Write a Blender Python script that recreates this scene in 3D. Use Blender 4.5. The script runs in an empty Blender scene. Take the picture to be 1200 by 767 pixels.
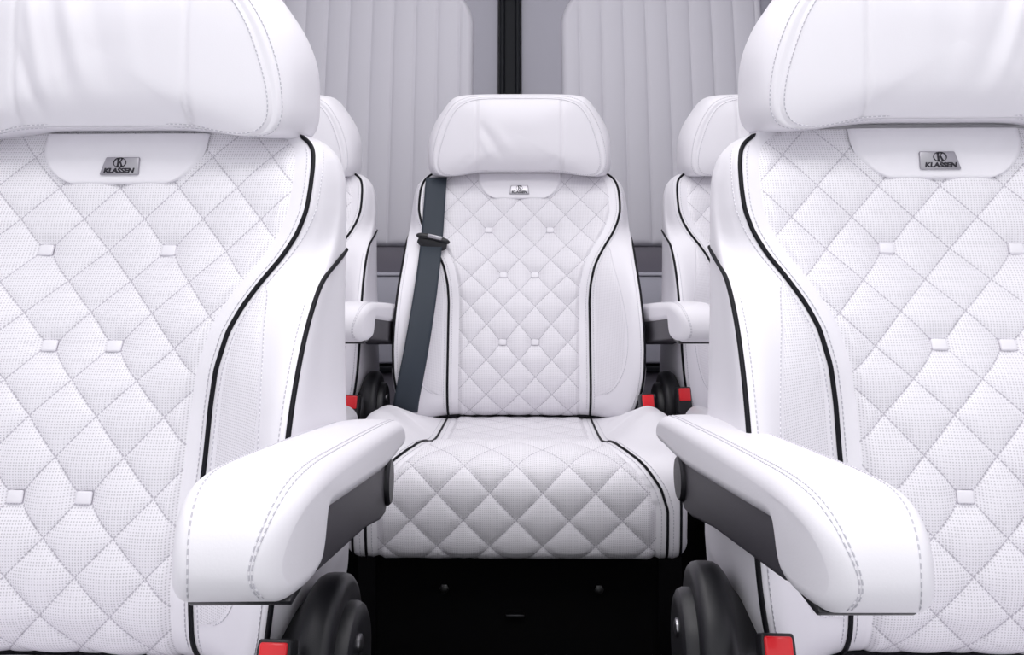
import bpy, math, random
import numpy as np
from mathutils import Vector, Matrix

rnd = random.Random(4)
SC = bpy.context.scene
COL = SC.collection
CZ = 0.80            # eye height above the cabin floor; seat heights below are given relative to it

# ------------------------------------------------------------------ materials
def nodes_of(name):
    m = bpy.data.materials.new(name); m.use_nodes = True
    nt = m.node_tree
    b = nt.nodes['Principled BSDF']
    return m, nt, b

def simple(name, col, rough=0.5, metal=0.0, bump=0.0, bscale=400.0, spec=0.5, coat=0.0, vary=0.0):
    m, nt, b = nodes_of(name)
    b.inputs['Base Color'].default_value = (*col, 1)
    b.inputs['Roughness'].default_value = rough
    b.inputs['Metallic'].default_value = metal
    b.inputs['Specular IOR Level'].default_value = spec
    b.inputs['Coat Weight'].default_value = coat
    tc = nt.nodes.new('ShaderNodeTexCoord')
    n = nt.nodes.new('ShaderNodeTexNoise'); n.inputs['Scale'].default_value = bscale
    n.inputs['Detail'].default_value = 3
    nt.links.new(tc.outputs['Object'], n.inputs['Vector'])
    if bump:
        bp = nt.nodes.new('ShaderNodeBump'); bp.inputs['Strength'].default_value = bump
        bp.inputs['Distance'].default_value = 0.0006
        nt.links.new(n.outputs['Fac'], bp.inputs['Height'])
        nt.links.new(bp.outputs['Normal'], b.inputs['Normal'])
    if vary:
        mx = nt.nodes.new('ShaderNodeMix'); mx.data_type = 'RGBA'
        mx.inputs['A'].default_value = (*[c * (1 - vary) for c in col], 1)
        mx.inputs['B'].default_value = (*[min(1, c * (1 + vary)) for c in col], 1)
        nt.links.new(n.outputs['Fac'], mx.inputs['Factor'])
        nt.links.new(mx.outputs['Result'], b.inputs['Base Color'])
    return m

WHITE = (0.84, 0.825, 0.865)

def math_node(nt, op, a, b=None, c=None):
    n = nt.nodes.new('ShaderNodeMath'); n.operation = op
    for i, v in enumerate((a, b, c)):
        if v is None: continue
        if isinstance(v, (int, float)): n.inputs[i].default_value = v
        else: nt.links.new(v, n.inputs[i])
    return n.outputs[0]

def perforated(name, quilt, pitch=0.00235, depth=1.0, dot=0.56):
    """white leather with punched holes; with quilt=True also the stitched diamond lines"""
    m, nt, b = nodes_of(name)
    b.inputs['Roughness'].default_value = 0.5
    uv = nt.nodes.new('ShaderNodeUVMap'); uv.uv_map = 'UVMap'
    sx = nt.nodes.new('ShaderNodeSeparateXYZ'); nt.links.new(uv.outputs['UV'], sx.inputs[0])
    fu = math_node(nt, 'SUBTRACT', math_node(nt, 'FRACT', math_node(nt, 'MULTIPLY', sx.outputs[0], 1 / pitch)), 0.5)
    fv = math_node(nt, 'SUBTRACT', math_node(nt, 'FRACT', math_node(nt, 'MULTIPLY', sx.outputs[1], 1 / pitch)), 0.5)
    r2 = math_node(nt, 'SQRT', math_node(nt, 'ADD', math_node(nt, 'MULTIPLY', fu, fu), math_node(nt, 'MULTIPLY', fv, fv)))
    mr = nt.nodes.new('ShaderNodeMapRange'); mr.inputs['From Min'].default_value = 0.15; mr.inputs['From Max'].default_value = 0.34
    nt.links.new(r2, mr.inputs['Value'])
    mx = nt.nodes.new('ShaderNodeMix'); mx.data_type = 'RGBA'
    mx.inputs['A'].default_value = (dot, dot * 0.97, dot * 1.03, 1)
    mx.inputs['B'].default_value = (*WHITE, 1)
    nt.links.new(mr.outputs[0], mx.inputs['Factor'])
    colour = mx.outputs['Result']
    if quilt:
        q = nt.nodes.new('ShaderNodeUVMap'); q.uv_map = 'quilt'
        sq = nt.nodes.new('ShaderNodeSeparateXYZ'); nt.links.new(q.outputs['UV'], sq.inputs[0])
        lines = []
        for i in (0, 1):
            s = sq.outputs[i]; t = sq.outputs[1 - i]
            d = math_node(nt, 'ABSOLUTE', math_node(nt, 'SUBTRACT', math_node(nt, 'FRACT', math_node(nt, 'ADD', s, 0.5)), 0.5))
            ln = math_node(nt, 'LESS_THAN', d, 0.0155)
            dash = math_node(nt, 'LESS_THAN', math_node(nt, 'FRACT', math_node(nt, 'MULTIPLY', t, 11.0)), 0.7)
            lines.append(math_node(nt, 'MULTIPLY', ln, dash))
        lm = math_node(nt, 'MAXIMUM', lines[0], lines[1])
        m2 = nt.nodes.new('ShaderNodeMix'); m2.data_type = 'RGBA'
        nt.links.new(lm, m2.inputs['Factor'])
        nt.links.new(colour, m2.inputs['A'])
        m2.inputs['B'].default_value = (0.50, 0.48, 0.53, 1)
        colour = m2.outputs['Result']
    nt.links.new(colour, b.inputs['Base Color'])
    bp = nt.nodes.new('ShaderNodeBump'); bp.inputs['Strength'].default_value = 0.25 * depth
    bp.inputs['Distance'].default_value = 0.0006
    nt.links.new(mr.outputs[0], bp.inputs['Height'])
    nt.links.new(bp.outputs['Normal'], b.inputs['Normal'])
    return m

def thread(name):
    """dashed sewing thread: grey stitches with leather showing between"""
    m, nt, b = nodes_of(name)
    b.inputs['Roughness'].default_value = 0.7
    uv = nt.nodes.new('ShaderNodeUVMap'); uv.uv_map = 'UVMap'
    sx = nt.nodes.new('ShaderNodeSeparateXYZ'); nt.links.new(uv.outputs['UV'], sx.inputs[0])
    fr = math_node(nt, 'FRACT', math_node(nt, 'MULTIPLY', sx.outputs[0], 1 / 0.0042))
    g = math_node(nt, 'LESS_THAN', fr, 0.62)
    mx = nt.nodes.new('ShaderNodeMix'); mx.data_type = 'RGBA'
    mx.inputs['A'].default_value = (*WHITE, 1); mx.inputs['B'].default_value = (0.55, 0.54, 0.59, 1)
    nt.links.new(g, mx.inputs['Factor']); nt.links.new(mx.outputs['Result'], b.inputs['Base Color'])
    return m

def webbing_mat():
    m, nt, b = nodes_of('belt_webbing')
    b.inputs['Roughness'].default_value = 0.65
    uv = nt.nodes.new('ShaderNodeUVMap'); uv.uv_map = 'UVMap'
    w = nt.nodes.new('ShaderNodeTexWave'); w.wave_type = 'BANDS'; w.bands_direction = 'X'
    w.inputs['Scale'].default_value = 260; w.inputs['Distortion'].default_value = 0.3
    nt.links.new(uv.outputs['UV'], w.inputs['Vector'])
    mx = nt.nodes.new('ShaderNodeMix'); mx.data_type = 'RGBA'
    mx.inputs['A'].default_value = (0.016, 0.024, 0.036, 1); mx.inputs['B'].default_value = (0.028, 0.040, 0.056, 1)
    nt.links.new(w.outputs['Fac'], mx.inputs['Factor']); nt.links.new(mx.outputs['Result'], b.inputs['Base Color'])
    return m

M = dict(
    leather=simple('white_leather', WHITE, 0.42, bump=0.10, bscale=900, spec=0.45),
    quilt=perforated('quilted_perforated_leather', True),
    perf=perforated('perforated_leather', False, pitch=0.0021, dot=0.6),
    thread=thread('dashed_thread'),
    piping=simple('black_piping', (0.005, 0.005, 0.008), 0.6, bump=0.1, spec=0.2),
    grey_plastic=simple('charcoal_plastic', (0.044, 0.041, 0.050), 0.5, bump=0.25, bscale=1500),
    black_plastic=simple('black_plastic', (0.011, 0.011, 0.014), 0.42, bump=0.2, bscale=1500),
    matt_black=simple('matt_black', (0.0025, 0.0025, 0.003), 0.9, spec=0.1),
    carpet=simple('black_carpet', (0.004, 0.004, 0.005), 0.95, bump=0.6, bscale=700, spec=0.1, vary=0.5),
    metal=simple('brushed_metal', (0.55, 0.54, 0.57), 0.28, 1.0),
    badge=simple('badge_metal', (0.42, 0.41, 0.44), 0.30, 1.0),
    letter=simple('badge_letter_black', (0.01, 0.008, 0.016), 0.5),
    red=simple('red_button', (0.86, 0.012, 0.022), 0.35, coat=0.3),
    webbing=webbing_mat(),
    door_pad=simple('pale_grey_door_pad', (0.60, 0.59, 0.64), 0.55, bump=0.1, bscale=600),
    door_frame=simple('grey_door_frame', (0.34, 0.335, 0.385), 0.55, bump=0.15, bscale=500),
    recess=simple('dark_grey_trim', (0.15, 0.14, 0.17), 0.6, bump=0.15, bscale=500),
    lower=simple('mid_grey_lower_pad', (0.50, 0.50, 0.57), 0.55, bump=0.15, bscale=500),
    rubber=simple('black_rubber_seal', (0.006, 0.007, 0.010), 0.5, spec=0.15),
    wall=simple('cabin_wall_grey', (0.62, 0.61, 0.65), 0.6, bump=0.15, bscale=400),
    ceiling=simple('cabin_ceiling_white', (0.80, 0.79, 0.82), 0.7, bump=0.1, bscale=400),
)

# ------------------------------------------------------------------ mesh helpers
def mesh(name, verts, faces, mat, smooth=True, uvs=None, angle=None):
    me = bpy.data.meshes.new(name)
    me.from_pydata([tuple(map(float, v)) for v in verts], [], [tuple(int(i) for i in f) for f in faces])
    if smooth:
        me.polygons.foreach_set('use_smooth', [True] * len(me.polygons))
    if uvs:
        li = np.empty(len(me.loops), dtype=np.int32); me.loops.foreach_get('vertex_index', li)
        for k, arr in uvs.items():
            layer = me.uv_layers.new(name=k)
            layer.data.foreach_set('uv', np.asarray(arr, dtype=np.float32)[li].ravel())
    me.materials.append(mat)
    me.update()
    if angle is not None:
        me.set_sharp_from_angle(angle=math.radians(angle))
    return me

def fix_normals(me):
    import bmesh
    bm = bmesh.new(); bm.from_mesh(me)
    bmesh.ops.recalc_face_normals(bm, faces=bm.faces)
    bm.to_mesh(me); bm.free(); me.update()
    return me

def L(p):           # seat space (across, forward, height relative to eye) -> local xyz
    return (p[0], -p[1], p[2] + CZ)

def grid_faces(nr, nc, wrap=False):
    f = []
    for i in range(nr - 1):
        for j in range(nc - (0 if wrap else 1)):
            a = i * nc + j; b = i * nc + (j + 1) % nc
            f.append((a, b, b + nc, a + nc))
    return f

def loft(rings, cap0=True, cap1=True):
    """closed rings (same length) -> verts, faces with fan caps"""
    n = len(rings[0]); v = [p for r in rings for p in r]
    f = grid_faces(len(rings), n, True)
    for cap, idx in ((cap0, 0), (cap1, len(rings) - 1)):
        if cap:
            c = np.mean(np.array(rings[idx]), axis=0); v.append(tuple(c)); k = len(v) - 1
            for j in range(n):
                a = idx * n + j; b = idx * n + (j + 1) % n
                f.append((b, a, k) if idx == 0 else (a, b, k))
    return v, f

def cr(P, n):
    """Catmull-Rom through points, n samples per segment"""
    P = np.array(P, float); Q = np.vstack([2 * P[0] - P[1], P, 2 * P[-1] - P[-2]])
    out = []
    for i in range(len(P) - 1):
        p0, p1, p2, p3 = Q[i:i + 4]
        for t in np.linspace(0, 1, n, endpoint=False):
            out.append(0.5 * (2 * p1 + (p2 - p0) * t + (2 * p0 - 5 * p1 + 4 * p2 - p3) * t * t + (3 * p1 - p0 - 3 * p2 + p3) * t ** 3))
    out.append(P[-1])
    return np.array(out)

def resample(P, step):
    P = np.array(P, float); d = np.r_[0, np.cumsum(np.linalg.norm(np.diff(P, axis=0), axis=1))]
    n = max(2, int(d[-1] / step) + 1); s = np.linspace(0, d[-1], n)
    return np.stack([np.interp(s, d, P[:, k]) for k in range(3)], 1), s

def tube(name, path, r, mat, sides=8, step=0.006, closed=False, flat=1.0):
    """round cord along a path given in final xyz"""
    P, s = resample(path, step)
    n = len(P); T = np.gradient(P, axis=0); T /= np.linalg.norm(T, axis=1)[:, None] + 1e-12
    ref = np.array([0, -1.0, 0.25]); V = []; U = []
    for i in range(n):
        a = np.cross(T[i], ref); a /= np.linalg.norm(a) + 1e-9
        b = np.cross(a, T[i])
        rr = r * (0.25 if i in (0, n - 1) else 1)
        for k in range(sides):
            th = 2 * math.pi * k / sides
            V.append(P[i] + rr * (a * math.cos(th) + b * flat * math.sin(th))); U.append((s[i], k / sides))
    F = grid_faces(n, sides, True)
    V += [P[0], P[-1]]; U += [(0, 0), (s[-1], 0)]
    for k in range(sides):
        F.append((k, len(V) - 2, (k + 1) % sides)); e = (n - 1) * sides
        F.append((e + k, e + (k + 1) % sides, len(V) - 1))
    return fix_normals(mesh(name, V, F, mat, uvs={'UVMap': U}))

def bevel_obj_mesh(name, verts, faces, mat, width, seg=3):
    import bmesh
    me = mesh(name, verts, faces, mat, smooth=True)
    bm = bmesh.new(); bm.from_mesh(me)
    bmesh.ops.recalc_face_normals(bm, faces=bm.faces)
    bmesh.ops.bevel(bm, geom=list(bm.edges), offset=width, segments=seg, profile=0.5, affect='EDGES', clamp_overlap=True)
    bm.to_mesh(me); bm.free()
    me.polygons.foreach_set('use_smooth', [True] * len(me.polygons))
    me.set_sharp_from_angle(angle=math.radians(40)); me.update()
    return me

def box_mesh(name, lo, hi, mat, bevel=0.003, seg=3):
    x0, y0, z0 = lo; x1, y1, z1 = hi
    v = [(x0, y0, z0), (x1, y0, z0), (x1, y1, z0), (x0, y1, z0), (x0, y0, z1), (x1, y0, z1), (x1, y1, z1), (x0, y1, z1)]
    f = [(0, 3, 2, 1), (4, 5, 6, 7), (0, 1, 5, 4), (1, 2, 6, 5), (2, 3, 7, 6), (3, 0, 4, 7)]
    return bevel_obj_mesh(name, v, f, mat, bevel, seg)

def prism_mesh(name, poly, a, b, axis, mat, bevel=0.003, seg=3):
    """extrude a polygon (list of 2-tuples) between a and b along an axis: 'x' -> poly is (y,z); 'y' -> poly is (x,z)"""
    n = len(poly); v = []
    for t in (a, b):
        for p, q in poly:
            v.append((t, p, q) if axis == 'x' else (p, t, q))
    f = [tuple(range(n)), tuple(range(2 * n - 1, n - 1, -1))] + [(i, i + n, (i + 1) % n + n, (i + 1) % n) for i in range(n)]
    return bevel_obj_mesh(name, v, f, mat, bevel, seg)

def disc_mesh(name, profile, mat, n=56, axis_x=True, centre=(0, 0, 0)):
    """lathe: profile = [(along, radius)...], axis along x"""
    rings = []
    for a, r in profile:
        rings.append([(centre[0] + a, centre[1] + r * math.cos(2 * math.pi * k / n), centre[2] + r * math.sin(2 * math.pi * k / n)) for k in range(n)])
    v, f = loft(rings)
    me = fix_normals(mesh(name, v, f, mat)); me.set_sharp_from_angle(angle=math.radians(35))
    return me

def mirror(me, name=None):
    m2 = me.copy(); m2.name = name or me.name
    m2.transform(Matrix.Scale(-1, 4, (1, 0, 0))); m2.flip_normals(); m2.update()
    return m2

def obj(name, me, parent=None, loc=(0, 0, 0), rotz=0.0, label=None):
    o = bpy.data.objects.new(name, me); COL.objects.link(o)
    o.parent = parent; o.location = loc; o.rotation_euler = (0, 0, rotz)
    if label: o['label'] = label
    return o

def empty(name, loc, rotz=0.0):
    o = bpy.data.objects.new(name, None); COL.objects.link(o)
    o.location = loc; o.rotation_euler = (0, 0, rotz); o.empty_display_size = 0.1
    return o

# ------------------------------------------------------------------ seat back shape tables
ZD = np.arange(-0.46, 0.1001, 0.001)
def table(pts, sigma=7):
    pts = sorted(pts); x = [p[0] for p in pts]; y = [p[1] for p in pts]
    a = np.interp(ZD, x, y)
    if sigma:
        k = np.exp(-0.5 * (np.arange(-4 * sigma, 4 * sigma + 1) / sigma) ** 2); k /= k.sum()
        p = np.pad(a, 4 * sigma, mode='edge'); a = np.convolve(p, k, 'valid')
    return lambda z: np.interp(z, ZD, a)

WI = table([(.09, -.022), (.06, -.008), (.0215, .002), (-.036, .023), (-.062, .039), (-.0885, .055), (-.1157, .069), (-.1416, .0865),
            (-.1687, .1), (-.2, .111), (-.23, .12), (-.26, .129), (-.288, .134), (-.318, .134), (-.350, .122), (-.369, .09), (-.44, .07)], 5)
PU = table([(.075, .158), (.070, .167), (.064, .176), (.055, .1815), (.04, .185), (.02, .186), (0, .1855), (-.02, .18), (-.04, .17), (-.06, .156), (-.08, .1435),
            (-.1, .134), (-.13, .127), (-.16, .1245), (-.2, .1245), (-.25, .124), (-.3, .124), (-.44, .124)], 4)
PW = table([(.075, -.02), (.06, -.006), (.04, .014), (.02, .026), (0, .037), (-.02, .046), (-.04, .058), (-.06, .071), (-.08, .081), (-.1, .089), (-.13, .097),
            (-.16, .102), (-.2, .113), (-.25, .13), (-.3, .141), (-.334, .138), (-.354, .125), (-.374, .09), (-.44, .07)], 6)
SU = table([(.078, .150), (.072, .170), (.066, .182), (.05, .196), (.03, .2015), (0, .2045), (-.05, .205), (-.09, .205), (-.14, .2075), (-.2, .2095), (-.23, .2095),
            (-.27, .2075), (-.3, .203), (-.33, .195), (-.36, .182), (-.44, .178)], 4)
SW = table([(.078, -.045), (.04, -.026), (0, -.012), (-.028, .008), (-.05, .043), (-.07, .078), (-.09, .103), (-.11, .126), (-.14, .153), (-.17, .172), (-.2, .186),
            (-.23, .196), (-.27, .203), (-.3, .200), (-.33, .191), (-.352, .168), (-.37, .13), (-.44, .11)], 6)
RW = table([(.08, -.085), (0, -.058), (-.1, -.037), (-.2, -.036), (-.3, -.040), (-.44, -.045)], 10)
RU = table([(.078, .148), (.066, .178), (.05, .193), (.03, .2), (0, .203), (-.1, .2065), (-.2, .2085), (-.3, .2095), (-.335, .208), (-.37, .198), (-.44, .185)], 5)
EDGE = lambda z: PU(z) - .0165

def centre_w(u, z):           # stitched centre section between the two border strips
    e = EDGE(z); we = PW(z) - .004
    return WI(z) + (we - WI(z)) * np.clip(np.abs(u) / e, 0, 1) ** 2

def side_pts(z):
    """control points from the border strip round the bolster to the middle of the back"""
    e, pu, pw, su, sw, rw, ru = [float(f(z)) for f in (EDGE, PU, PW, SU, SW, RW, RU)]
    we = pw - .004
    lerp = lambda a, b, t: a + (b - a) * t
    D = (su, sw); F = (ru, min(rw + .02, sw - .012))
    return [(e, we), (pu, pw), (lerp(pu, su, .45), lerp(pw, sw, .36) + .003), (lerp(pu, su, .86), lerp(pw, sw, .9) + .004), D,
            (lerp(su, ru, .4) + .0015 + .0120 * float(np.interp(z, [-.40, -.36, -.30, -.22], [0, .9, 1, 0])), lerp(sw, F[1], .45)), F, (ru - .022, rw - .004), (0.0, rw - .014)]

SEGN = [5, 7, 9, 7, 6, 6, 5, 6]
def side_curve(z):
    P = side_pts(z); P = [(P[0][0] - .02, float(centre_w(P[0][0] - .02, z)))] + P
    P = np.array(P); out = []
    for i in range(1, len(P) - 1):
        p0, p1, p2 = P[i - 1], P[i], P[i + 1]; p3 = P[i + 2] if i + 2 < len(P) else 2 * p2 - p1
        t0 = 0; t1 = t0 + np.linalg.norm(p1 - p0) ** .5 + 1e-6; t2 = t1 + np.linalg.norm(p2 - p1) ** .5 + 1e-6; t3 = t2 + np.linalg.norm(p3 - p2) ** .5 + 1e-6
        for t in np.linspace(t1, t2, SEGN[i - 1], endpoint=False):
            A1 = (t1 - t) / (t1 - t0) * p0 + (t - t0) / (t1 - t0) * p1
            A2 = (t2 - t) / (t2 - t1) * p1 + (t - t1) / (t2 - t1) * p2
            A3 = (t3 - t) / (t3 - t2) * p2 + (t - t2) / (t3 - t2) * p3
            B1 = (t2 - t) / (t2 - t0) * A1 + (t - t0) / (t2 - t0) * A2
            B2 = (t3 - t) / (t3 - t1) * A2 + (t - t1) / (t3 - t1) * A3
            out.append((t2 - t) / (t2 - t1) * B1 + (t - t1) / (t2 - t1) * B2)
    return np.array(out)        # excludes the final mid-back point

def shell_w(u, z):
    au = abs(u)
    if au <= EDGE(z): return float(centre_w(u, z))
    c = side_curve(z); k = sum(SEGN[:4]) + 1
    return float(np.interp(au, c[:k, 0], c[:k, 1]))

ZS = np.concatenate([np.linspace(.074, .03, 20, endpoint=False), np.linspace(.03, -.33, 110, endpoint=False), np.linspace(-.33, -.42, 26)])
def backrest_mesh():
    rings = []
    for z in ZS:
        e = float(EDGE(z)); c = side_curve(z)
        us = np.linspace(-e, e, 25)
        front = [(u, float(centre_w(u, z)) - .004) for u in us[1:-1]]
        right = [tuple(p) for p in c]
        left = [(-p[0], p[1]) for p in c[::-1]]
        mid = [(0.0, float(RW(z)) - .014)]
        ring = front + right + mid + left
        rings.append([(u, w, z) for u, w in ring])
    r0 = np.array(rings[0]); cen = np.array([0, r0[:, 1].mean(), r0[0, 2]])
    tops = []
    for s, dz in ((.80, .009), (.90, .0075), (.97, .0042)):
        tops.append([tuple(cen + (p - cen) * np.array([1 - (1 - s) * .25, s, 0]) + np.array([0, 0, dz])) for p in r0])
    rings = tops + rings
    v, f = loft([[L(p) for p in r] for r in rings])
    return fix_normals(mesh('backrest', v, f, M['leather']))

# quilting: row number against height (the cloth is not perfectly evenly stitched)
ROWZ = [(.137, -4), (.1085, -3), (.0795, -2), (.0505, -1), (.0215, 0), (-.0074, 1), (-.0358, 2), (-.0623, 3), (-.0885, 4), (-.1157, 5), (-.1416, 6), (-.1687, 7), (-.1997, 8),
        (-.2298, 9), (-.259, 10), (-.2879, 11), (-.3184, 12), (-.347, 13), (-.376, 14), (-.41, 15)]
def row_of(z):
    a = sorted(ROWZ); return np.interp(z, [p[0] for p in a], [p[1] for p in a])
def z_of(r):
    a = sorted(ROWZ, key=lambda p: p[1]); return float(np.interp(r, [p[1] for p in a], [p[0] for p in a]))
A = .0285
TABS = [(-2, 2), (2, 2), (-1, 5), (1, 5), (-1, 9), (1, 9)]
TAU = 0.235
def lattice(u, r, tabs=TABS):
    """quilt coordinates with the seams gathered in at the tufting tabs"""
    k = u / A; r = r.copy() if hasattr(r, 'copy') else r
    for tk, tr in tabs:
        dk = k - tk; dr = r - tr; d = np.sqrt(dk * dk + dr * dr)
        g = np.clip(1 - d / 1.15, 0, 1); g = g * g * (3 - 2 * g)
        k = k - np.clip(dk, -TAU, TAU) * g
        r = r - np.clip(dr, -.14, .14) * g
    return (k + r) / 2, (k - r) / 2
def puff(s, t, p=0.42):
    return (np.abs(np.sin(np.pi * s)) * np.abs(np.sin(np.pi * t))) ** p

def insert_mesh():
    z = np.linspace(.076, -.371, 238); nu = 131
    q = np.linspace(-1, 1, nu)
    Z = np.repeat(z[:, None], nu, 1); E_ = EDGE(z)[:, None]
    Uu = q[None, :] * (E_ + .001)
    W = centre_w(Uu, Z)
    R = row_of(Z); s, t = lattice(Uu, R)
    edge = np.clip((E_ - np.abs(Uu)) / .010, 0, 1); edge = edge * edge * (3 - 2 * edge)
    bot = np.clip((Z + .371) / .013, 0, 1)
    H = puff(s, t)
    for tk, tr in TABS:
        d2 = ((Uu / A - tk) ** 2 + (R - tr) ** 2); H = H - .5 * np.exp(-d2 / .18)
    hide = np.clip((.0655 - Z) / .02, 0, 1)
    W = W + (.0052 * H * hide + .0) * edge * bot + .0010 - .0022 * (1 - edge) - .0025 * (1 - bot)
    V = [L((Uu[i, j], W[i, j], Z[i, j])) for i in range(len(z)) for j in range(nu)]
    arc = np.r_[0, np.cumsum(np.hypot(np.diff(z), np.diff(WI(z))))]
    uv = np.stack([Uu, np.repeat(arc[:, None], nu, 1)], -1).reshape(-1, 2)
    me = mesh('backrest_insert', V, [f[::-1] for f in grid_faces(len(z), nu)], M['quilt'], uvs={'UVMap': uv, 'quilt': np.stack([s, t], -1).reshape(-1, 2)})
    return me

def shell_path(fu, zs, off=0.0, side=1):
    out = []
    for z in zs:
        u = fu(z); out.append(L((side * u, shell_w(u, z) + off, z)))
    return out

def inner_piping_mesh(side):
    zs = np.r_[np.linspace(.072, .03, 25), np.linspace(.028, -.368, 150)]
    P = [L((side * (PU(z)), PW(z) + .0012, z)) for z in zs]
    return tube('piping', P, .0021, M['piping'], step=.004)
def side_piping_mesh(side):
    P = [L((side * (SU(z) + .0008), SW(z) + .0005, z)) for z in np.linspace(-.060, -.345, 130)]
    P = [L((side * .2058, -.030, -.036)), L((side * .2070, -.008, -.0415)), L((side * .2072, .018, -.0475)), L((side * .2066, .042, -.0535))] + P
    P, _ = resample(P, .003); k = np.exp(-0.5 * (np.arange(-9, 10) / 4.) ** 2); k /= k.sum()
    P = np.stack([np.convolve(np.pad(P[:, i], 9, mode='reflect', reflect_type='odd'), k, 'valid') for i in range(3)], 1)
    return tube('piping', P, .0021, M['piping'], step=.004)
def bottom_gap_shade_mesh():  # black cord standing in for the shade in the gap above the cushion
    P = [L((u, shell_w(u, -.3605) + .0035, -.3605)) for u in np.linspace(-.172, .172, 60)]
    return tube('piping', P, .0026, M['piping'], step=.005)

def stitch_tube(P): return tube('stitching', P, .00045, M['thread'], sides=5, step=.004)

def wing_insert_mesh(side):
    """soft perforated patch on the bolster beside the black piping"""
    zs = np.linspace(-.062, -.318, 90); nq = 14; V = []; U = []
    for z in zs:
        c = side_curve(z); i0 = SEGN[0]; seg = c[i0:i0 + sum(SEGN[1:4]) + 1]
        d = np.r_[0, np.cumsum(np.linalg.norm(np.diff(seg, axis=0), axis=1))]; d /= d[-1]
        tt = (z + .318) / (.256); wmax = .70 * (math.sin(math.pi * min(1, max(0.0, tt)) ** .8)) ** .45 if 0 < tt < 1 else 0
        wmax = max(wmax, .10)
        for j in range(nq):
            q = .075 + (wmax - .075) * j / (nq - 1)
            u = np.interp(q, d, seg[:, 0]); w = np.interp(q, d, seg[:, 1])
            lift = .0016 * min(1, 4 * min(j, nq - 1 - j) / (nq - 1)) - .0004
            V.append(L((side * u, w + lift, z))); U.append((u, z))
    F = grid_faces(len(zs), nq)
    if side > 0: F = [f[::-1] for f in F]
    return mesh('bolster_insert', V, F, M['perf'], uvs={'UVMap': U})

def wing_seam_path(side):
    P = []
    for z in np.linspace(-.064, -.314, 60):
        c = side_curve(z); i0 = SEGN[0]; seg = c[i0:i0 + sum(SEGN[1:4]) + 1]
        d = np.r_[0, np.cumsum(np.linalg.norm(np.diff(seg, axis=0), axis=1))]; d /= d[-1]
        tt = (z + .318) / .256; wm = max(.70 * (math.sin(math.pi * tt ** .8)) ** .45, .10) + .02
        P.append(L((side * np.interp(wm, d, seg[:, 0]), np.interp(wm, d, seg[:, 1]) + .0004, z)))
    return P

def tab_mesh(tk, tr):
    """small smooth leather tab that gathers the quilting"""
    z = z_of(tr); u = tk * A
    me = box_mesh('tuft_tab', (-.0064, -.0016, -.0050), (.0064, .0016, .0050), M['leather'], .0013, 3)
    slope = (float(WI(z + .01)) - float(WI(z - .01))) / .02     # dw/dz
    me.transform(Matrix.Rotation(math.atan(slope), 4, 'X'))
    me.transform(Matrix.Translation(L((u, float(centre_w(u, z)) + .0012, z))))
    return me

def name_panel_mesh():
    """plain leather flap under the head restraint: flat top, big round lower corners"""
    top, bot, hw, rc = .071, .0225, .0785, .040
    zs = np.linspace(top, bot, 40); nq = 49; V = []
    for z in zs:
        h = z - bot
        if h >= rc: half = hw
        else: half = hw - (hw - .036) * (1 - math.sqrt(max(0, 1 - (1 - h / rc) ** 2)))
        if h <= 0: half = .036
        for q in np.linspace(-1, 1, nq):
            u = q * half; ed = min((1 - abs(q)) * half / .004, h / .004, 1.0); ed = max(0, ed)
            V.append(L((u, float(centre_w(u, z)) + .0030 + .0042 * math.sqrt(max(0, 1 - (1 - ed) ** 2)), z)))
    return mesh('name_panel', V, [f[::-1] for f in grid_faces(len(zs), nq)], M['leather'])

def panel_w(u, z): return float(centre_w(u, z)) + .0072

# badge
BZ = .0395; BH = .0172
def badge_tilt():
    return math.atan((float(WI(BZ + .008)) - float(WI(BZ - .008))) / .016)
def place_badge(me):
    me.transform(Matrix.Rotation(badge_tilt(), 4, 'X'))
    me.transform(Matrix.Translation(L((0, panel_w(0, BZ), BZ))))
    return me
def badge_plate(skew):
    w0, w1 = .0186, .0160
    h = BH / 2
    poly = [(-w0, -h), (w0, -h), (w1 + skew, h), (-w1 + skew, h)]
    poly = [(x, z) for x, z in poly]
    me = prism_mesh('badge', poly, -.0026, .0008, 'y', M['badge'], .0012, 3)
    return place_badge(me)
def text_mesh(body, size, width, x, z, name, shear=0.0, thick=.0004):
    cu = bpy.data.curves.new(name, 'FONT'); cu.body = body; cu.size = size; cu.align_x = 'CENTER'; cu.align_y = 'CENTER'
    cu.extrude = thick; cu.offset = size * .045; cu.shear = shear
    o = bpy.data.objects.new(name, cu); COL.objects.link(o)
    dg = bpy.context.evaluated_depsgraph_get(); me = bpy.data.meshes.new_from_object(o.evaluated_get(dg))
    bpy.data.objects.remove(o); bpy.data.curves.remove(cu)
    co = np.array([v.co for v in me.vertices]); sx = width / (co[:, 0].max() - co[:, 0].min())
    cx = (co[:, 0].max() + co[:, 0].min()) / 2; cy = (co[:, 1].max() + co[:, 1].min()) / 2
    for v in me.vertices:
        a, b, c = v.co; v.co = ((a - cx) * sx + x, -.0027 - c, (b - cy) + z)
    me.materials.clear(); me.materials.append(M['letter']); me.name = name
    return place_badge(me)
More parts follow.
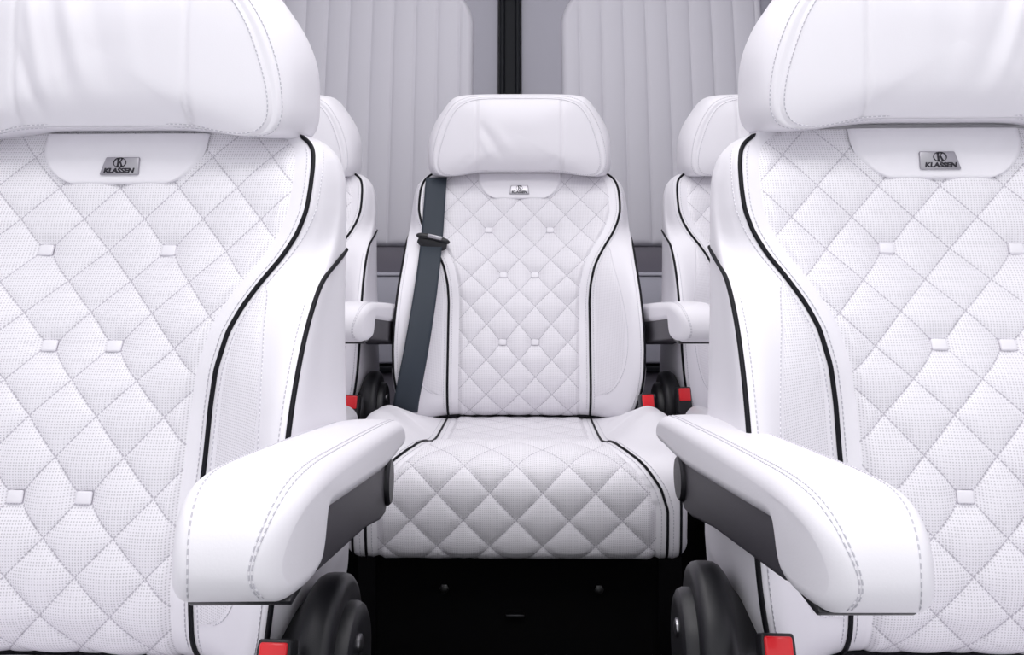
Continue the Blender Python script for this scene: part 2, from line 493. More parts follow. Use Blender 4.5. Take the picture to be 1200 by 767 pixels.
def serif_K(name='emblem'):
    """emblem: a serifed K standing in a slim ring"""
    V = []; F = []
    def poly(pts):
        n = len(V); m_ = len(pts)
        for y in (-.0031, -.0026):
            V.extend([(x, y, z) for x, z in pts])
        F.append(tuple(n + i for i in range(m_))); F.append(tuple(n + m_ + i for i in reversed(range(m_))))
        for i in range(m_): F.append((n + i, n + m_ + i, n + m_ + (i + 1) % m_, n + (i + 1) % m_))
    s = .0001; zc = .0030
    def P(*pts): poly([(x * s, z * s + zc) for x, z in pts])
    P((-24, -38), (-8, -38), (-8, 38), (-24, 38))                 # stem
    P((-30, 33), (-2, 33), (-2, 40), (-30, 40)); P((-30, -40), (-2, -40), (-2, -33), (-30, -33))
    P((-8, -4), (-2, -8), (24, 36), (14, 36)); P((8, 34), (30, 34), (30, 40), (8, 40))
    P((-2, 6), (8, 12), (32, -36), (14, -36)); P((8, -40), (38, -40), (38, -33), (8, -33))
    n = 40; base = len(V)
    for k in range(n):
        th = 2 * math.pi * k / n
        for rr, y in ((1, -.0026), (1, -.0031), (.88, -.0031), (.88, -.0026)):
            V.append((.0062 * rr * math.cos(th), y, .0049 * rr * math.sin(th) + zc))
    for k in range(n):
        for j in range(4):
            a = base + k * 4 + j; b = base + k * 4 + (j + 1) % 4
            c = base + ((k + 1) % n) * 4 + (j + 1) % 4; d = base + ((k + 1) % n) * 4 + j
            F.append((a, b, c, d))
    return place_badge(fix_normals(mesh(name, V, F, M['letter'], smooth=False)))

# ------------------------------------------------------------------ head restraint
def closed_outline(half, n):
    """half outline from bottom middle up the right side to top middle -> closed ring of n points, angle-ordered by arc length"""
    P = cr(half, 24); d = np.r_[0, np.cumsum(np.linalg.norm(np.diff(P, axis=0), axis=1))]
    s = np.linspace(0, d[-1], n // 2 + 1)
    H = np.stack([np.interp(s, d, P[:, 0]), np.interp(s, d, P[:, 1])], 1)
    left = H[1:-1][::-1] * np.array([-1, 1])
    return np.vstack([H, left])
SEAM = [(0, .0735), (.06, .0735), (.085, .0715), (.105, .067), (.125, .0645), (.142, .067), (.1505, .0755), (.1535, .088), (.151, .111), (.1425, .141), (.132, .168), (.117, .191), (.098, .203), (.07, .2085), (0, .2095)]
SILH = [(0, .0725), (.06, .0725), (.09, .070), (.12, .0665), (.1557, .0655), (.168, .0705), (.1735, .082), (.1752, .1), (.1738, .134), (.1645, .163), (.1495, .188), (.131, .2115), (.112, .2195), (.07, .2217), (0, .2220)]

def wrinkle(kind, u, z):
    """soft drag folds across the face of the head restraint"""
    h = 0.0
    def fold(u0, z0, u1, z1, wd, amp):
        dx, dz = u1 - u0, z1 - z0; Ln = math.hypot(dx, dz); t = ((u - u0) * dx + (z - z0) * dz) / Ln ** 2
        if t < -.25 or t > 1.25: return 0
        d = ((u - u0) * -dz + (z - z0) * dx) / Ln; env = math.exp(-((t - .5) / .42) ** 4)
        return amp * env * math.exp(-(d / wd) ** 2)
    if kind == 'c':
        h += fold(-.073, .165, -.030, .095, .007, -.0022) + fold(-.055, .165, -.008, .100, .010, .0018) + fold(-.074, .14, -.050, .095, .006, .0015)
        h += fold(-.085, .105, -.11, .075, .006, -.0012) + fold(.07, .10, .045, .085, .005, -.0010)
    if kind == 'l':
        h += fold(-.070, .21, -.045, .085, .006, .0026) + fold(-.050, .21, -.024, .090, .008, -.0022) + fold(-.036, .21, -.008, .095, .008, .0022)
        h += fold(-.012, .21, .012, .100, .009, -.0014) + fold(-.076, .15, -.054, .078, .005, -.0024) + fold(.02, .21, .036, .10, .010, .0012)
        h += fold(-.115, .12, -.085, .078, .006, .0012)
    if kind == 'r':
        h += fold(.068, .21, .030, .095, .007, .0026) + fold(.052, .21, .016, .095, .008, -.0020) + fold(.078, .19, .052, .082, .006, -.0022)
        h += fold(.02, .21, .0, .10, .010, .0012) + fold(-.03, .21, -.026, .10, .010, .0008) + fold(.095, .20, .082, .08, .006, .0012)
    return h

def headrest_mesh(kind):
    n = 220; S = closed_outline(SEAM, n); O = closed_outline(SILH, n)
    c = np.array([0, .14]); rings = []
    def face_w(p, s):
        u, z = p
        w = .033 + .019 * (1 - s ** 2.2) - .004 * (1 - s)
        z_under = max(0, (.105 - z) / .04); w -= .012 * min(1, z_under) ** 2 * (1 - abs(u) / .2)
        w -= .0022 * math.exp(-((abs(u) - .0785) / .0022) ** 2) * (1 if s < .985 else .4)
        return w + wrinkle(kind, u, z) * min(1, (1 - s) / .06)
    for s in np.r_[np.linspace(.012, .94, 58), np.linspace(.95, 1, 7)]:
        R = c + (S - c) * s
        rings.append([(p[0], face_w(p, s) - (.0016 if s > .985 else 0), p[1]) for p in R])
    base = np.array([p[1] for p in rings[-1]])
    for ph in np.linspace(0, math.pi / 2, 16)[1:]:
        R = S + (O - S) * math.sin(ph) + (S - c) * 0
        bump = .0012 * math.exp(-((ph - .16) / .12) ** 2)
        wv = base + (-.036 - base) * (1 - math.cos(ph))
        rings.append([(p[0] * (1 + bump * 3), w + bump, p[1]) for p, w in zip(R, wv)])
    for ph in np.linspace(0, math.pi / 2, 12)[1:]:
        k = .72 + .28 * math.cos(ph); R = c + (O - c) * k
        rings.append([(p[0], -.036 - .062 * math.sin(ph), p[1]) for p in R])
    R0 = np.array(rings[-1]); cc = np.array([0, R0[0, 1], .14])
    for k in (.75, .5, .25, .05): rings.append([tuple(cc + (p - cc) * k) for p in R0])
    v, f = loft([[L(p) for p in r] for r in rings])
    return fix_normals(mesh('headrest', v, f, M['leather']))
def headrest_stitch(which):
    n = 200; S = closed_outline(SEAM, n); O = closed_outline(SILH, n); c = np.array([0, .14])
    if which == 0: R = c + (S - c) * .972; w = [.0345 - .012 * min(1, max(0, (.105 - z) / .04)) ** 2 * (1 - abs(u) / .2) for u, z in R]
    else:
        ph = .34; R = S + (O - S) * math.sin(ph); w = []
        for u, z in S:
            b0 = .033 - .012 * min(1, max(0, (.105 - z) / .04)) ** 2 * (1 - abs(u) / .2) - .0016
            w.append(b0 + (-.036 - b0) * (1 - math.cos(ph)) + .0008)
    P = [L((R[i][0], w[i], R[i][1])) for i in list(range(14, n - 13))]
    return stitch_tube(P)

# ------------------------------------------------------------------ cushion
CP = [(.035, -.376), (.10, -.366), (.16, -.362), (.25, -.357), (.33, -.349), (.40, -.334), (.46, -.317), (.505, -.3075), (.535, -.3065), (.56, -.3115), (.577, -.324), (.586, -.345), (.588, -.38), (.584, -.415), (.574, -.430), (.55, -.437)]
CC = cr(CP, 14)
_d = np.r_[0, np.cumsum(np.linalg.norm(np.diff(CC, axis=0), axis=1))]
CS = np.linspace(0, _d[-1], 210)
CW = np.interp(CS, _d, CC[:, 0]); CH = np.interp(CS, _d, CC[:, 1])
_tw = np.gradient(CW, CS); _th = np.gradient(CH, CS)
CNW, CNH = -_th, _tw                       # outward normal of the profile
S0 = float(CS[np.argmin(np.where(CW > .57, np.abs(CH + .347), 9))])
def cush_half(w): return float(np.interp(w, [.03, .18, .24, .30, .40, .48, .56, .59], [.192, .196, .204, .226, .226, .221, .2145, .213]))
def cush_raise(s_i):
    w = CW[s_i]; front = 1 - min(1, max(0, (w - .36) / .17)); front = front * front * (3 - 2 * front)
    return float(np.interp(w, [.03, .12, .20, .29, .4, .6], [.0, .006, .022, .050, .047, .046])) * front
def cush_ins(s_i):
    """half width of the quilted section = where the black piping runs"""
    w, h = CW[s_i], CH[s_i]
    t = CS[s_i] - S0
    return float(np.interp(t, [-.5, -.16, -.11, -.08, -.055, -.03, -.005, .02, .5], [.1255, .1265, .129, .134, .145, .162, .178, .1855, .1865]))
def cush_pt(i, q, lift=0.0):
    """q = metres across from the middle along the top skin"""
    w, h = CW[i], CH[i]; b = cush_half(w); ins = cush_ins(i)
    t = min(1, max(0, (abs(q) - ins * .92) / max(.02, (b - .018) - ins * .92))); t = t * t * (3 - 2 * t)
    r = cush_raise(i) * t + lift
    ed = max(0, abs(q) - (b - .022)) / .022; ed = min(1, ed)
    drop = .022 * (1 - math.sqrt(max(0, 1 - ed * ed)))
    r -= drop
    return (q, w + CNW[i] * r, h + CNH[i] * r)
def cushion_mesh():
    V = []; prev = None; rows = []
    for i in range(len(CS)):
        b = cush_half(CW[i]); qs = np.r_[np.linspace(0, b - .022, 26, endpoint=False), b - .022 + .022 * np.sin(np.linspace(0, math.pi / 2, 9))]
        top = [cush_pt(i, q, -.003 if abs(q) < cush_ins(i) - .014 else 0) for q in qs]
        edge = np.array(top[-1]); core = np.array([b, .06 + (CW[i] - .06) * .80, -.405])
        sidep = [tuple(edge + (core - edge) * t + np.array([.003 * math.sin(math.pi * t), 0, 0])) for t in (.15, .35, .6, 1.0)]
        R = top + sidep
        Lf = [(-p[0], p[1], p[2]) for p in R[1:]][::-1]
        rows.append(Lf + R)
    nc = len(rows[0]); V = [L(p) for r in rows for p in r]
    F = [f[::-1] for f in grid_faces(len(rows), nc)]
    for ridx in (0, len(rows) - 1):         # close both ends and the underside
        k = len(V); V.append(L((0, CW[ridx] * .9, -.405)))
        for j in range(nc - 1):
            a = ridx * nc + j; F.append((a, a + 1, k) if ridx == 0 else (a + 1, a, k))
    for i in range(len(rows) - 1):
        F.append((i * nc, (i + 1) * nc, (i + 1) * nc + nc - 1, i * nc + nc - 1))
    return fix_normals(mesh('cushion', V, F, M['leather']))
CA = .0325
def cushion_insert_mesh():
    idx = [i for i in range(len(CS)) if CW[i] > .06 or CS[i] > .1]
    nu = 141; V = []; UV = []; Q = []
    fi = np.linspace(idx[0], len(CS) - 1.001, 330)
    for x in fi:
        i = int(x); fr = x - i
        hi = (1 - fr) * (cush_ins(i) - .0135) + fr * (cush_ins(i + 1) - .0135); sv = CS[i] * (1 - fr) + CS[i + 1] * fr
        r = (sv - S0) / CA + 1
        for q in np.linspace(-1, 1, nu):
            u = q * hi; k = u / CA; s, t = (k + r) / 2, (k - r) / 2
            ed = min(1, (1 - abs(q)) * hi / .010); ed = ed * ed * (3 - 2 * ed)
            flat = float(np.interp(CW[i] if CS[i] < S0 else 9, [.1, .42, .52], [.45, .6, 1]))
            flat *= float(np.interp(CH[i], [-.431, -.418], [.12, 1])) if CS[i] > S0 else 1
            lift = .0054 * float(puff(np.array(s), np.array(t))) * ed * flat + .0008 - .0025 * (1 - ed)
            a = np.array(cush_pt(i, u, lift)); b = np.array(cush_pt(i + 1, u, lift))
            V.append(L(a + (b - a) * fr)); UV.append((u, sv)); Q.append((s, t))
    F = [f[::-1] for f in grid_faces(len(fi), nu)]
    return fix_normals(mesh('cushion_insert', V, F, M['quilt'], uvs={'UVMap': UV, 'quilt': Q}))
def cushion_path(side, off, lift, i0=0.09, i1=None):
    P = []
    for i in range(len(CS)):
        if CW[i] < i0 and CS[i] < .2: continue
        if CH[i] < -.433 and CS[i] > S0: break
        P.append(L(cush_pt(i, side * (cush_ins(i) + off), lift)))
    return P
def cushion_side_path(side):
    P = []
    for i in range(len(CS)):
        if CS[i] < S0 - .12 or (CH[i] < -.431 and CS[i] > S0): continue
        b = cush_half(CW[i]); P.append(L(cush_pt(i, side * (b - .0105), .0010)))
    return P

# ------------------------------------------------------------------ arm rest, local x across (inboard +), pivot at origin
AU, AW, AZ = .240, .03, -.185
def arm_mesh():
    hw, rr = .0320, .0085
    top = [(-.034, -.199), (-.030, -.190), (-.018, -.184), (.0, -.1795), (.05, -.1725), (.12, -.164), (.2, -.1545), (.28, -.1455), (.34, -.139), (.375, -.1365), (.398, -.138), (.414, -.145), (.424, -.157), (.427, -.170)]
    bot = [(.4235, -.180), (.415, -.1858), (.400, -.1868), (.385, -.1868), (.372, -.184), (.364, -.176), (.3585, -.165), (.352, -.1625), (.30, -.170), (.2, -.1845), (.1, -.198), (.0, -.2055), (-.022, -.2075), (-.031, -.205)]
    P = cr(top + bot + [top[0]], 9)[:-1]
    d = np.r_[0, np.cumsum(np.linalg.norm(np.diff(np.vstack([P, P[:1]]), axis=0), axis=1))]; n = 230
    sx = np.linspace(0, d[-1], n, endpoint=False); PP = np.vstack([P, P[:1]])
    P = np.stack([np.interp(sx, d, PP[:, 0]), np.interp(sx, d, PP[:, 1])], 1)
    T = np.roll(P, -2, axis=0) - np.roll(P, 2, axis=0); T /= np.linalg.norm(T, axis=1)[:, None]
    N = np.stack([-T[:, 1], T[:, 0]], 1)                   # outward (path runs clockwise seen from +x)
    if ((P - P.mean(0)) * N).sum() < 0: N = -N
    us = [(-hw, rr)] + [(-hw + rr * (1 - math.cos(p)), rr * (1 - math.sin(p))) for p in np.linspace(.12, math.pi / 2, 7)]
    mid = [(u, 0.0) for u in np.linspace(-hw + rr, hw - rr, 13)[1:-1]]
    secs = us + mid + [(-u, i) for u, i in us[::-1]]
    rings = []
    for u, ins in secs:
        crown = .0030 * (1 - (u / hw) ** 2)
        Q = P - N * ins
        ring = []
        for q, nn in zip(Q, N):
            t = min(1, max(0, (q[0] - .362) / .066)); k = 1 - math.sqrt(max(0, 1 - t ** 2.4))
            uu = u - (.023 * k if u > 0 else -.007 * k) * abs(u) / hw        # plan corner of the nose rounds off on the aisle side
            ring.append((uu, -(q[0] - AW), q[1] + crown * max(0, nn[1]) - AZ))
        rings.append(ring)
    V = [p for r in rings for p in r]; F = grid_faces(len(rings), n, True)
    F.append(tuple(range(n))[::-1]); F.append(tuple((len(rings) - 1) * n + i for i in range(n)))
    me = fix_normals(mesh('armrest', V, F, M['leather'])); me.set_sharp_from_angle(angle=math.radians(50))
    sel = [i for i in range(n) if P[i, 1] > -.181 and N[i, 1] > -.15 and P[i, 0] > -.02 or (P[i, 0] > .42 and P[i, 1] > -.184)]
    seams = []
    for u0 in (-hw + rr + .0005, hw - rr - .0004, hw - rr - .0036):
        pts = []
        for i in sel:
            q, nn = P[i], N[i]
            t = min(1, max(0, (q[0] - .362) / .066)); k = 1 - math.sqrt(max(0, 1 - t ** 2.4))
            uu = u0 - (.023 * k if u0 > 0 else -.007 * k) * abs(u0) / hw
            pts.append((uu, -(q[0] - AW) - nn[0] * .0002, q[1] + .0030 * (1 - (u0 / hw) ** 2) * max(0, nn[1]) + nn[1] * .0002 - AZ))
        seams.append(stitch_tube(pts))
    return me, seams
def arm_bracket_mesh():
    up = [(.075, -.198), (.20, -.180), (.372, -.155)]
    lo = [(.372, -.1880), (.20, -.2165), (.125, -.2330), (.095, -.2365), (.072, -.228), (.062, -.212)]
    poly = [(-(w - AW), z - AZ) for w, z in up + lo]
    return prism_mesh('bracket', poly, -.024, .0285, 'x', M['grey_plastic'], .003, 3)
def arm_base_mesh():
    poly = [(-(.366 - AW), -.1845 - AZ), (-(.409 - AW), -.1845 - AZ), (-(.4125 - AW), -.1868 - AZ), (-(.409 - AW), -.1898 - AZ), (-(.366 - AW), -.1898 - AZ)]
    return prism_mesh('base_plate', poly, -.024, .024, 'x', M['black_plastic'], .001, 2)
def arm_pivot_mesh():
    return disc_mesh('pivot_cap', [(.024, .006), (.024, .019), (.0305, .019), (.0325, .017), (.0328, .002)], M['black_plastic'], 40, centre=(0, -(.088 - AW), -.212 - AZ))
def arm_shaft_mesh():
    return disc_mesh('pivot_shaft', [(-.075, .014), (-.02, .014), (-.0199, .002)], M['black_plastic'], 32, centre=(0, -(.10 - AW), -.214 - AZ))

# recliner cover, seat space, inboard +
RWc, RZc = .160, -.334
def recliner_mesh():
    r = .060
    return disc_mesh('recliner_cover', [(.19, .01), (.19, .026), (.206, .030), (.217, .040), (.2235, .052), (.2275, r - .003), (.2315, r - .0006), (.236, r), (.243, r), (.2475, r - .0012), (.250, r - .004), (.2508, r - .008), (.2508, .01)], M['black_plastic'], 64, centre=(0, -RWc, RZc + CZ))
def recliner_disc():
    r = .044
    return disc_mesh('end_cap', [(.249, .01), (.249, r), (.256, r), (.2600, r - .002), (.262, r - .006), (.2626, r - .012), (.2626, .004)], M['black_plastic'], 56, centre=(0, -RWc - .004, RZc + CZ - .002))
def recliner_screw():
    return disc_mesh('screw', [(.260, .002), (.260, .0065), (.2640, .0065), (.2650, .004), (.2652, .001)], M['metal'], 20, centre=(0, -RWc - .012, RZc + CZ + .018))

def buckle_meshes():
    """buckle standing on its stalk, origin at the middle of the release button face"""
    poly = [(-.0110, .0095), (.0110, .0095), (.0118, .003), (.0118, -.028), (.0080, -.045), (-.0080, -.045), (-.0118, -.028), (-.0118, .003)]
    body = prism_mesh('buckle', poly, -.0005, .019, 'y', M['black_plastic'], .0018, 3)
    st = prism_mesh('stalk', [(-.006, -.042), (.006, -.042), (.006, -.10), (-.006, -.10)], .006, .013, 'y', M['black_plastic'], .001, 2)
    btn = box_mesh('release_button', (-.0095, -.0030, -.013), (.0095, .003, .0075), M['red'], .0018, 3)
    return body, st, btn

# ------------------------------------------------------------------ build shared meshes once
ME = {}
ME['backrest'] = backrest_mesh(); ME['insert'] = insert_mesh()
ME['pipes'] = [inner_piping_mesh(1), inner_piping_mesh(-1), side_piping_mesh(1), side_piping_mesh(-1), bottom_gap_shade_mesh()]
zz = np.linspace(.060, -.345, 150)
ME['stitches'] = []
for sd in (1, -1):
    ME['stitches'].append(stitch_tube([L((sd * (PU(z) - .0062), shell_w(float(PU(z)) - .0062, z) + .0003, z)) for z in zz]))
    ME['stitches'].append(stitch_tube([L((sd * (PU(z) + .0062), shell_w(float(PU(z)) + .0062, z) + .0003, z)) for z in zz]))
    ME['stitches'].append(stitch_tube([L((sd * (SU(z) - .006), shell_w(float(SU(z)) - .006, z) + .0004, z)) for z in np.linspace(-.075, -.335, 90)]))
    ME['stitches'].append(stitch_tube(wing_seam_path(sd)))
ME['wing'] = [wing_insert_mesh(1), wing_insert_mesh(-1)]
ME['tabs'] = [tab_mesh(*t) for t in TABS]
ME['panel'] = name_panel_mesh()
ME['letters'] = text_mesh('KLASSEN', .0062, .0292, .0002, -.0047, 'lettering', shear=.16)
ME['emblem'] = serif_K()
ME['badge'] = {k: badge_plate(s) for k, s in (('c', 0), ('l', .0020), ('r', -.0020))}
ME['head'] = {k: headrest_mesh(k) for k in 'clr'}
ME['hstitch'] = [headrest_stitch(0), headrest_stitch(1)]
ME['post'] = {s: disc_mesh('headrest_post', [(-.06, .002), (-.06, .006), (.03, .006), (.03, .002)], M['metal'], 16) for s in (1, -1)}
for s, me in ME['post'].items():
    me.transform(Matrix.Rotation(math.radians(90), 4, 'Y')); me.transform(Matrix.Translation(L((s * .065, -.045, .07))))
ME['cushion'] = cushion_mesh(); ME['cinsert'] = cushion_insert_mesh()
ME['cpipes'] = [tube('piping', cushion_path(s, 0, .0010), .0017, M['piping'], step=.004) for s in (1, -1)] + [tube('piping', cushion_side_path(s), .0016, M['piping'], step=.004) for s in (1, -1)]
ME['cstitch'] = [stitch_tube(cushion_path(s, o, .0004)) for s in (1, -1) for o in (-.0075, .0075)]
# dark pedestal under the cushion: tapered box on two floor rails
ME['pedestal'] = prism_mesh('pedestal', [(-.53, .362), (-.53, .12), (-.50, .004), (-.06, .004), (-.05, .12), (-.05, .40), (-.30, .40), (-.50, .395)], -.185, .185, 'x', M['matt_black'], .012, 3)
arm_me, arm_seams = arm_mesh()
ME['arm'] = {1: [arm_me, *arm_seams, arm_bracket_mesh(), arm_base_mesh(), arm_pivot_mesh(), arm_shaft_mesh()]}
ME['arm'][-1] = [mirror(m) for m in ME['arm'][1]]
ME['rec'] = {1: [recliner_mesh(), recliner_disc(), recliner_screw()]}; ME['rec'][-1] = [mirror(m) for m in ME['rec'][1]]
ME['buckle'] = buckle_meshes()

# ------------------------------------------------------------------ seats
GROUP = 'white quilted passenger seats'
def make_seat():
    """the common parts of every seat"""
    r = empty('passenger_seat', (0, 0, 0))
    r['category'] = 'seat'; r['group'] = GROUP
    obj('backrest', ME['backrest'], r)
    obj('backrest_insert', ME['insert'], r, label='quilted perforated white centre of the backrest')
    for me in ME['pipes']: obj('piping', me, r, label='thin black piping')  # real piping, then the cord that draws the gap shade
    for me in ME['stitches']: obj('stitching', me, r)
    for me in ME['wing']: obj('bolster_insert', me, r)
    for me in ME['tabs']: obj('tuft_tab', me, r)
    for s in (1, -1): obj('headrest_post', ME['post'][s], r)
    obj('cushion', ME['cushion'], r)
    obj('cushion_insert', ME['cinsert'], r, label='quilted perforated white middle of the cushion')
    for me in ME['cpipes']: obj('piping', me, r, label='thin black piping')
    for me in ME['cstitch']: obj('stitching', me, r)
    obj('pedestal', ME['pedestal'], r, label='black seat pedestal')
    return r
def copy_seat(src):
    c = src.copy(); COL.objects.link(c)
    for ch in list(src.children):
        k = ch.copy(); COL.objects.link(k); k.parent = c
    return c
def finish(r, pos, yaw, kind, label, arm=None, arm_u=AU, buckle=None, arm_dz=0.0, arm_pitch=0.0, dz=0.0, head_dz=0.0, panel_dz=0.0, arm_splay=0.0):
    r.location = (pos[0], pos[1], dz); r.rotation_euler = (0, 0, -yaw); r['label'] = label
    h = obj('headrest', ME['head'][kind], r, loc=(0, 0, head_dz))
    for me in ME['hstitch']: obj('stitching', me, h)
    obj('name_panel', ME['panel'], r, loc=(0, .35 * panel_dz, panel_dz))
    b = obj('badge', ME['badge'][kind], r, loc=(0, .35 * panel_dz, panel_dz), label='small metal name plate')
    obj('lettering', ME['letters'], b, label='black capital letters'); obj('emblem', ME['emblem'], b, label='black letter K in a ring')
    if arm:
        a = obj('armrest', ME['arm'][arm][0], r, loc=(arm * arm_u, -AW, AZ + CZ + arm_dz), rotz=yaw + arm_splay)
        a.rotation_euler.x = -arm_pitch
        ns = len(arm_seams)
        for me in ME['arm'][arm][1:1 + ns]: obj('stitching', me, a)
        for nm, me in zip(('bracket', 'base_plate', 'pivot_cap', 'pivot_shaft'), ME['arm'][arm][1 + ns:]): obj(nm, me, a, label='charcoal plastic' if nm == 'bracket' else None)
        c = obj('recliner_cover', ME['rec'][arm][0], r, label='round black recliner cover')
        c.scale.x = .962 if pos[1] > 1 else 1
        obj('end_cap', ME['rec'][arm][1], c); obj('screw', ME['rec'][arm][2], c)
    if buckle:
        u, w, z, rot, rx = buckle
        k = obj('buckle', ME['buckle'][0], r, loc=L((u, w, z)), label='black seat belt buckle'); k.rotation_euler = (rx, 0, rot)
        obj('stalk', ME['buckle'][1], k); obj('release_button', ME['buckle'][2], k, label='bright red button')
    return r

proto = make_seat()
seats = [proto] + [copy_seat(proto) for _ in range(4)]
centre = finish(seats[0], (.0140, 1.684), .015, 'c', 'white quilted seat in the middle of the rear row, under the dark seat belt',
                buckle=(.209, .240, -.304, .15, -.35))
finish(seats[1], (-.3655, .838), .050, 'l', 'white quilted seat nearest the camera on the left side of the aisle', 1, .2345, (.219, .235, -.2945, 0, -.45), -.0145, .052, 0.0, .003, .002, .0154)
finish(seats[2], (.3965, .831), .055, 'r', 'white quilted seat nearest the camera on the right side of the aisle', -1, .223, (-.2025, .235, -.2995, 0, -.45), -.017, .021, .002, .008, .005)
finish(seats[3], (-.465, 1.684), 0.0, 'c', 'rear white seat mostly hidden behind the front left seat', 1, .2305, (.206, .245, -.3055, -.1, -.3))
finish(seats[4], (.4935, 1.684), 0.0, 'c', 'rear white seat mostly hidden behind the front right seat', -1, .2315, (-.2155, .245, -.293, .12, -.25))

# bolts and catch on the dark base under the middle seat
for x in (-.093, .106):
    me = disc_mesh('bolt', [(0, .001), (0, .0065), (.006, .0065), (.0075, .004), (.0076, .001)], simple('dull_bolt', (.09, .09, .09), .45, 1.0), 6)
    me.transform(Matrix.Rotation(math.radians(-90), 4, 'Z')); me.transform(Matrix.Translation((x, -.53, CZ - .4865)))
    obj('bolt', me, centre)

me = box_mesh('catch', (-.012, -.006, -.0022), (.012, .004, .0022), simple('dull_catch', (.07, .07, .075), .4, 1.0), .001, 2)
me.transform(Matrix.Translation((-.002, -.531, CZ - .5207)))
obj('catch', me, centre)

# ------------------------------------------------------------------ belt across the middle seat
def belt():
    # (image-plane fit) across u, height z
    pts = [(-.1565, .0635), (-.1565, .05), (-.157, .01), (-.1575, -.03), (-.158, -.06), (-.159, -.10), (-.1615, -.145), (-.166, -.19), (-.1715, -.235), (-.178, -.275), (-.186, -.315), (-.1895, -.336)]
    P = cr(pts, 10); hw = .0198
    def path_w(u, z):
        return max(shell_w(min(.207, max(-.207, u + d)), z) for d in (-hw, -hw / 2, 0, hw / 2, hw)) + .0078
    wv = np.array([path_w(u, z) for u, z in P]); k = np.exp(-0.5 * (np.arange(-8, 9) / 4.) ** 2); k /= k.sum()
    ws = np.convolve(np.pad(wv, 8, mode='edge'), k, 'valid'); wv = np.maximum(ws, wv)
    wv = np.convolve(np.pad(wv, 8, mode='edge'), k, 'valid') + .001
    V = []; U = []; s = 0
    for i, (u, z) in enumerate(P):
        if i: s += float(np.linalg.norm(P[i] - P[i - 1]))
        a = P[min(i + 1, len(P) - 1)] - P[max(i - 1, 0)]; a /= np.linalg.norm(a); nrm = np.array([-a[1], a[0]])
        tilt = float(np.interp(z, [-.33, -.2, -.1], [.012, .006, 0]))
        for q in np.linspace(-1, 1, 9):
            # nrm points to image right for a downward path
            x = u + nrm[0] * q * hw; zz_ = z + nrm[1] * q * hw; V.append((x, -(wv[i] - tilt * (q if nrm[0] > 0 else -q)), zz_ + CZ)); U.append((q * hw, s))
    nc = 9; F = grid_faces(len(P), nc); nv = len(V)
    V2 = [(x, y + .0014, z) for x, y, z in V]
    F2 = [tuple(i + nv for i in f[::-1]) for f in F]
    border = []
    for i in range(len(P) - 1):
        border.append((i * nc, (i + 1) * nc, (i + 1) * nc + nv, i * nc + nv)); a = i * nc + nc - 1
        border.append((a + nc, a, a + nv, a + nc + nv))
    return fix_normals(mesh('webbing', V + V2, F + F2 + border, M['webbing'], uvs={'UVMap': U + U}))
B = empty('seat_belt', (centre.location.x, centre.location.y, 0), -.015)
B['label'] = 'dark navy seat belt lying down the backrest of the middle rear seat'; B['category'] = 'seat belt'
obj('webbing', belt(), B)
tw = shell_w(-.158, -.052) + .0175
tg = empty('tongue', (0, 0, 0)); tg.parent = B; COL.objects.unlink(tg); bpy.data.objects.remove(tg)
def tongue_mesh():
    V = []; n = 22; rings = []
    # rounded plastic bar with drooping lower lip
    for x in np.linspace(-.031, .031, 40):
        t = abs(x) / .031; hz = .0058 * math.sqrt(max(.06, 1 - t ** 6)); hy = .0065 * math.sqrt(max(.06, 1 - t ** 6))
        rings.append([(x, hy * math.cos(2 * math.pi * k / n), hz * math.sin(2 * math.pi * k / n) + .001 * math.cos(x * 90)) for k in range(n)])
    v, f = loft(rings); return fix_normals(mesh('tongue', v, f, M['black_plastic']))
tz = -.049
tme = tongue_mesh()
T1 = obj('tongue', tme, B, loc=L((-.1545, tw, tz)), label='black plastic belt tongue'); T1.rotation_euler = (0, math.radians(13), 0)
lip = prism_mesh('loop', [(-.025, .004), (.027, .004), (.0275, -.008), (.022, -.0125), (-.020, -.0125), (-.027, -.007)], -.003, .004, 'y', M['black_plastic'], .002, 3)
obj('loop', lip, T1, loc=(0, 0, -.006))
cl = box_mesh('metal_blade', (-.013, -.0035, -.003), (.013, .003, .0035), M['metal'], .001, 2)
obj('metal_blade', cl, T1, loc=(.003, -.005, .003))

# ------------------------------------------------------------------ the van body
def structure(o): o['kind'] = 'structure'; return o
floor = structure(obj('floor', box_mesh('floor', (-.86, -.9, -.04), (.86, 2.62, 0), M['carpet'], .004)))
ceil_z = 1.86
structure(obj('ceiling', box_mesh('ceiling', (-.86, -.2, ceil_z), (.86, 2.75, ceil_z + .04), M['ceiling'], .004)))
def side_wall(sgn, name):
    o = structure(obj(name, box_mesh(name, (min(sgn * .86, sgn * .90), -.2, 0), (max(sgn * .86, sgn * .90), 2.75, ceil_z), M['wall'], .004)))
    return o
side_wall(-1, 'wall_left'); side_wall(1, 'wall_right')

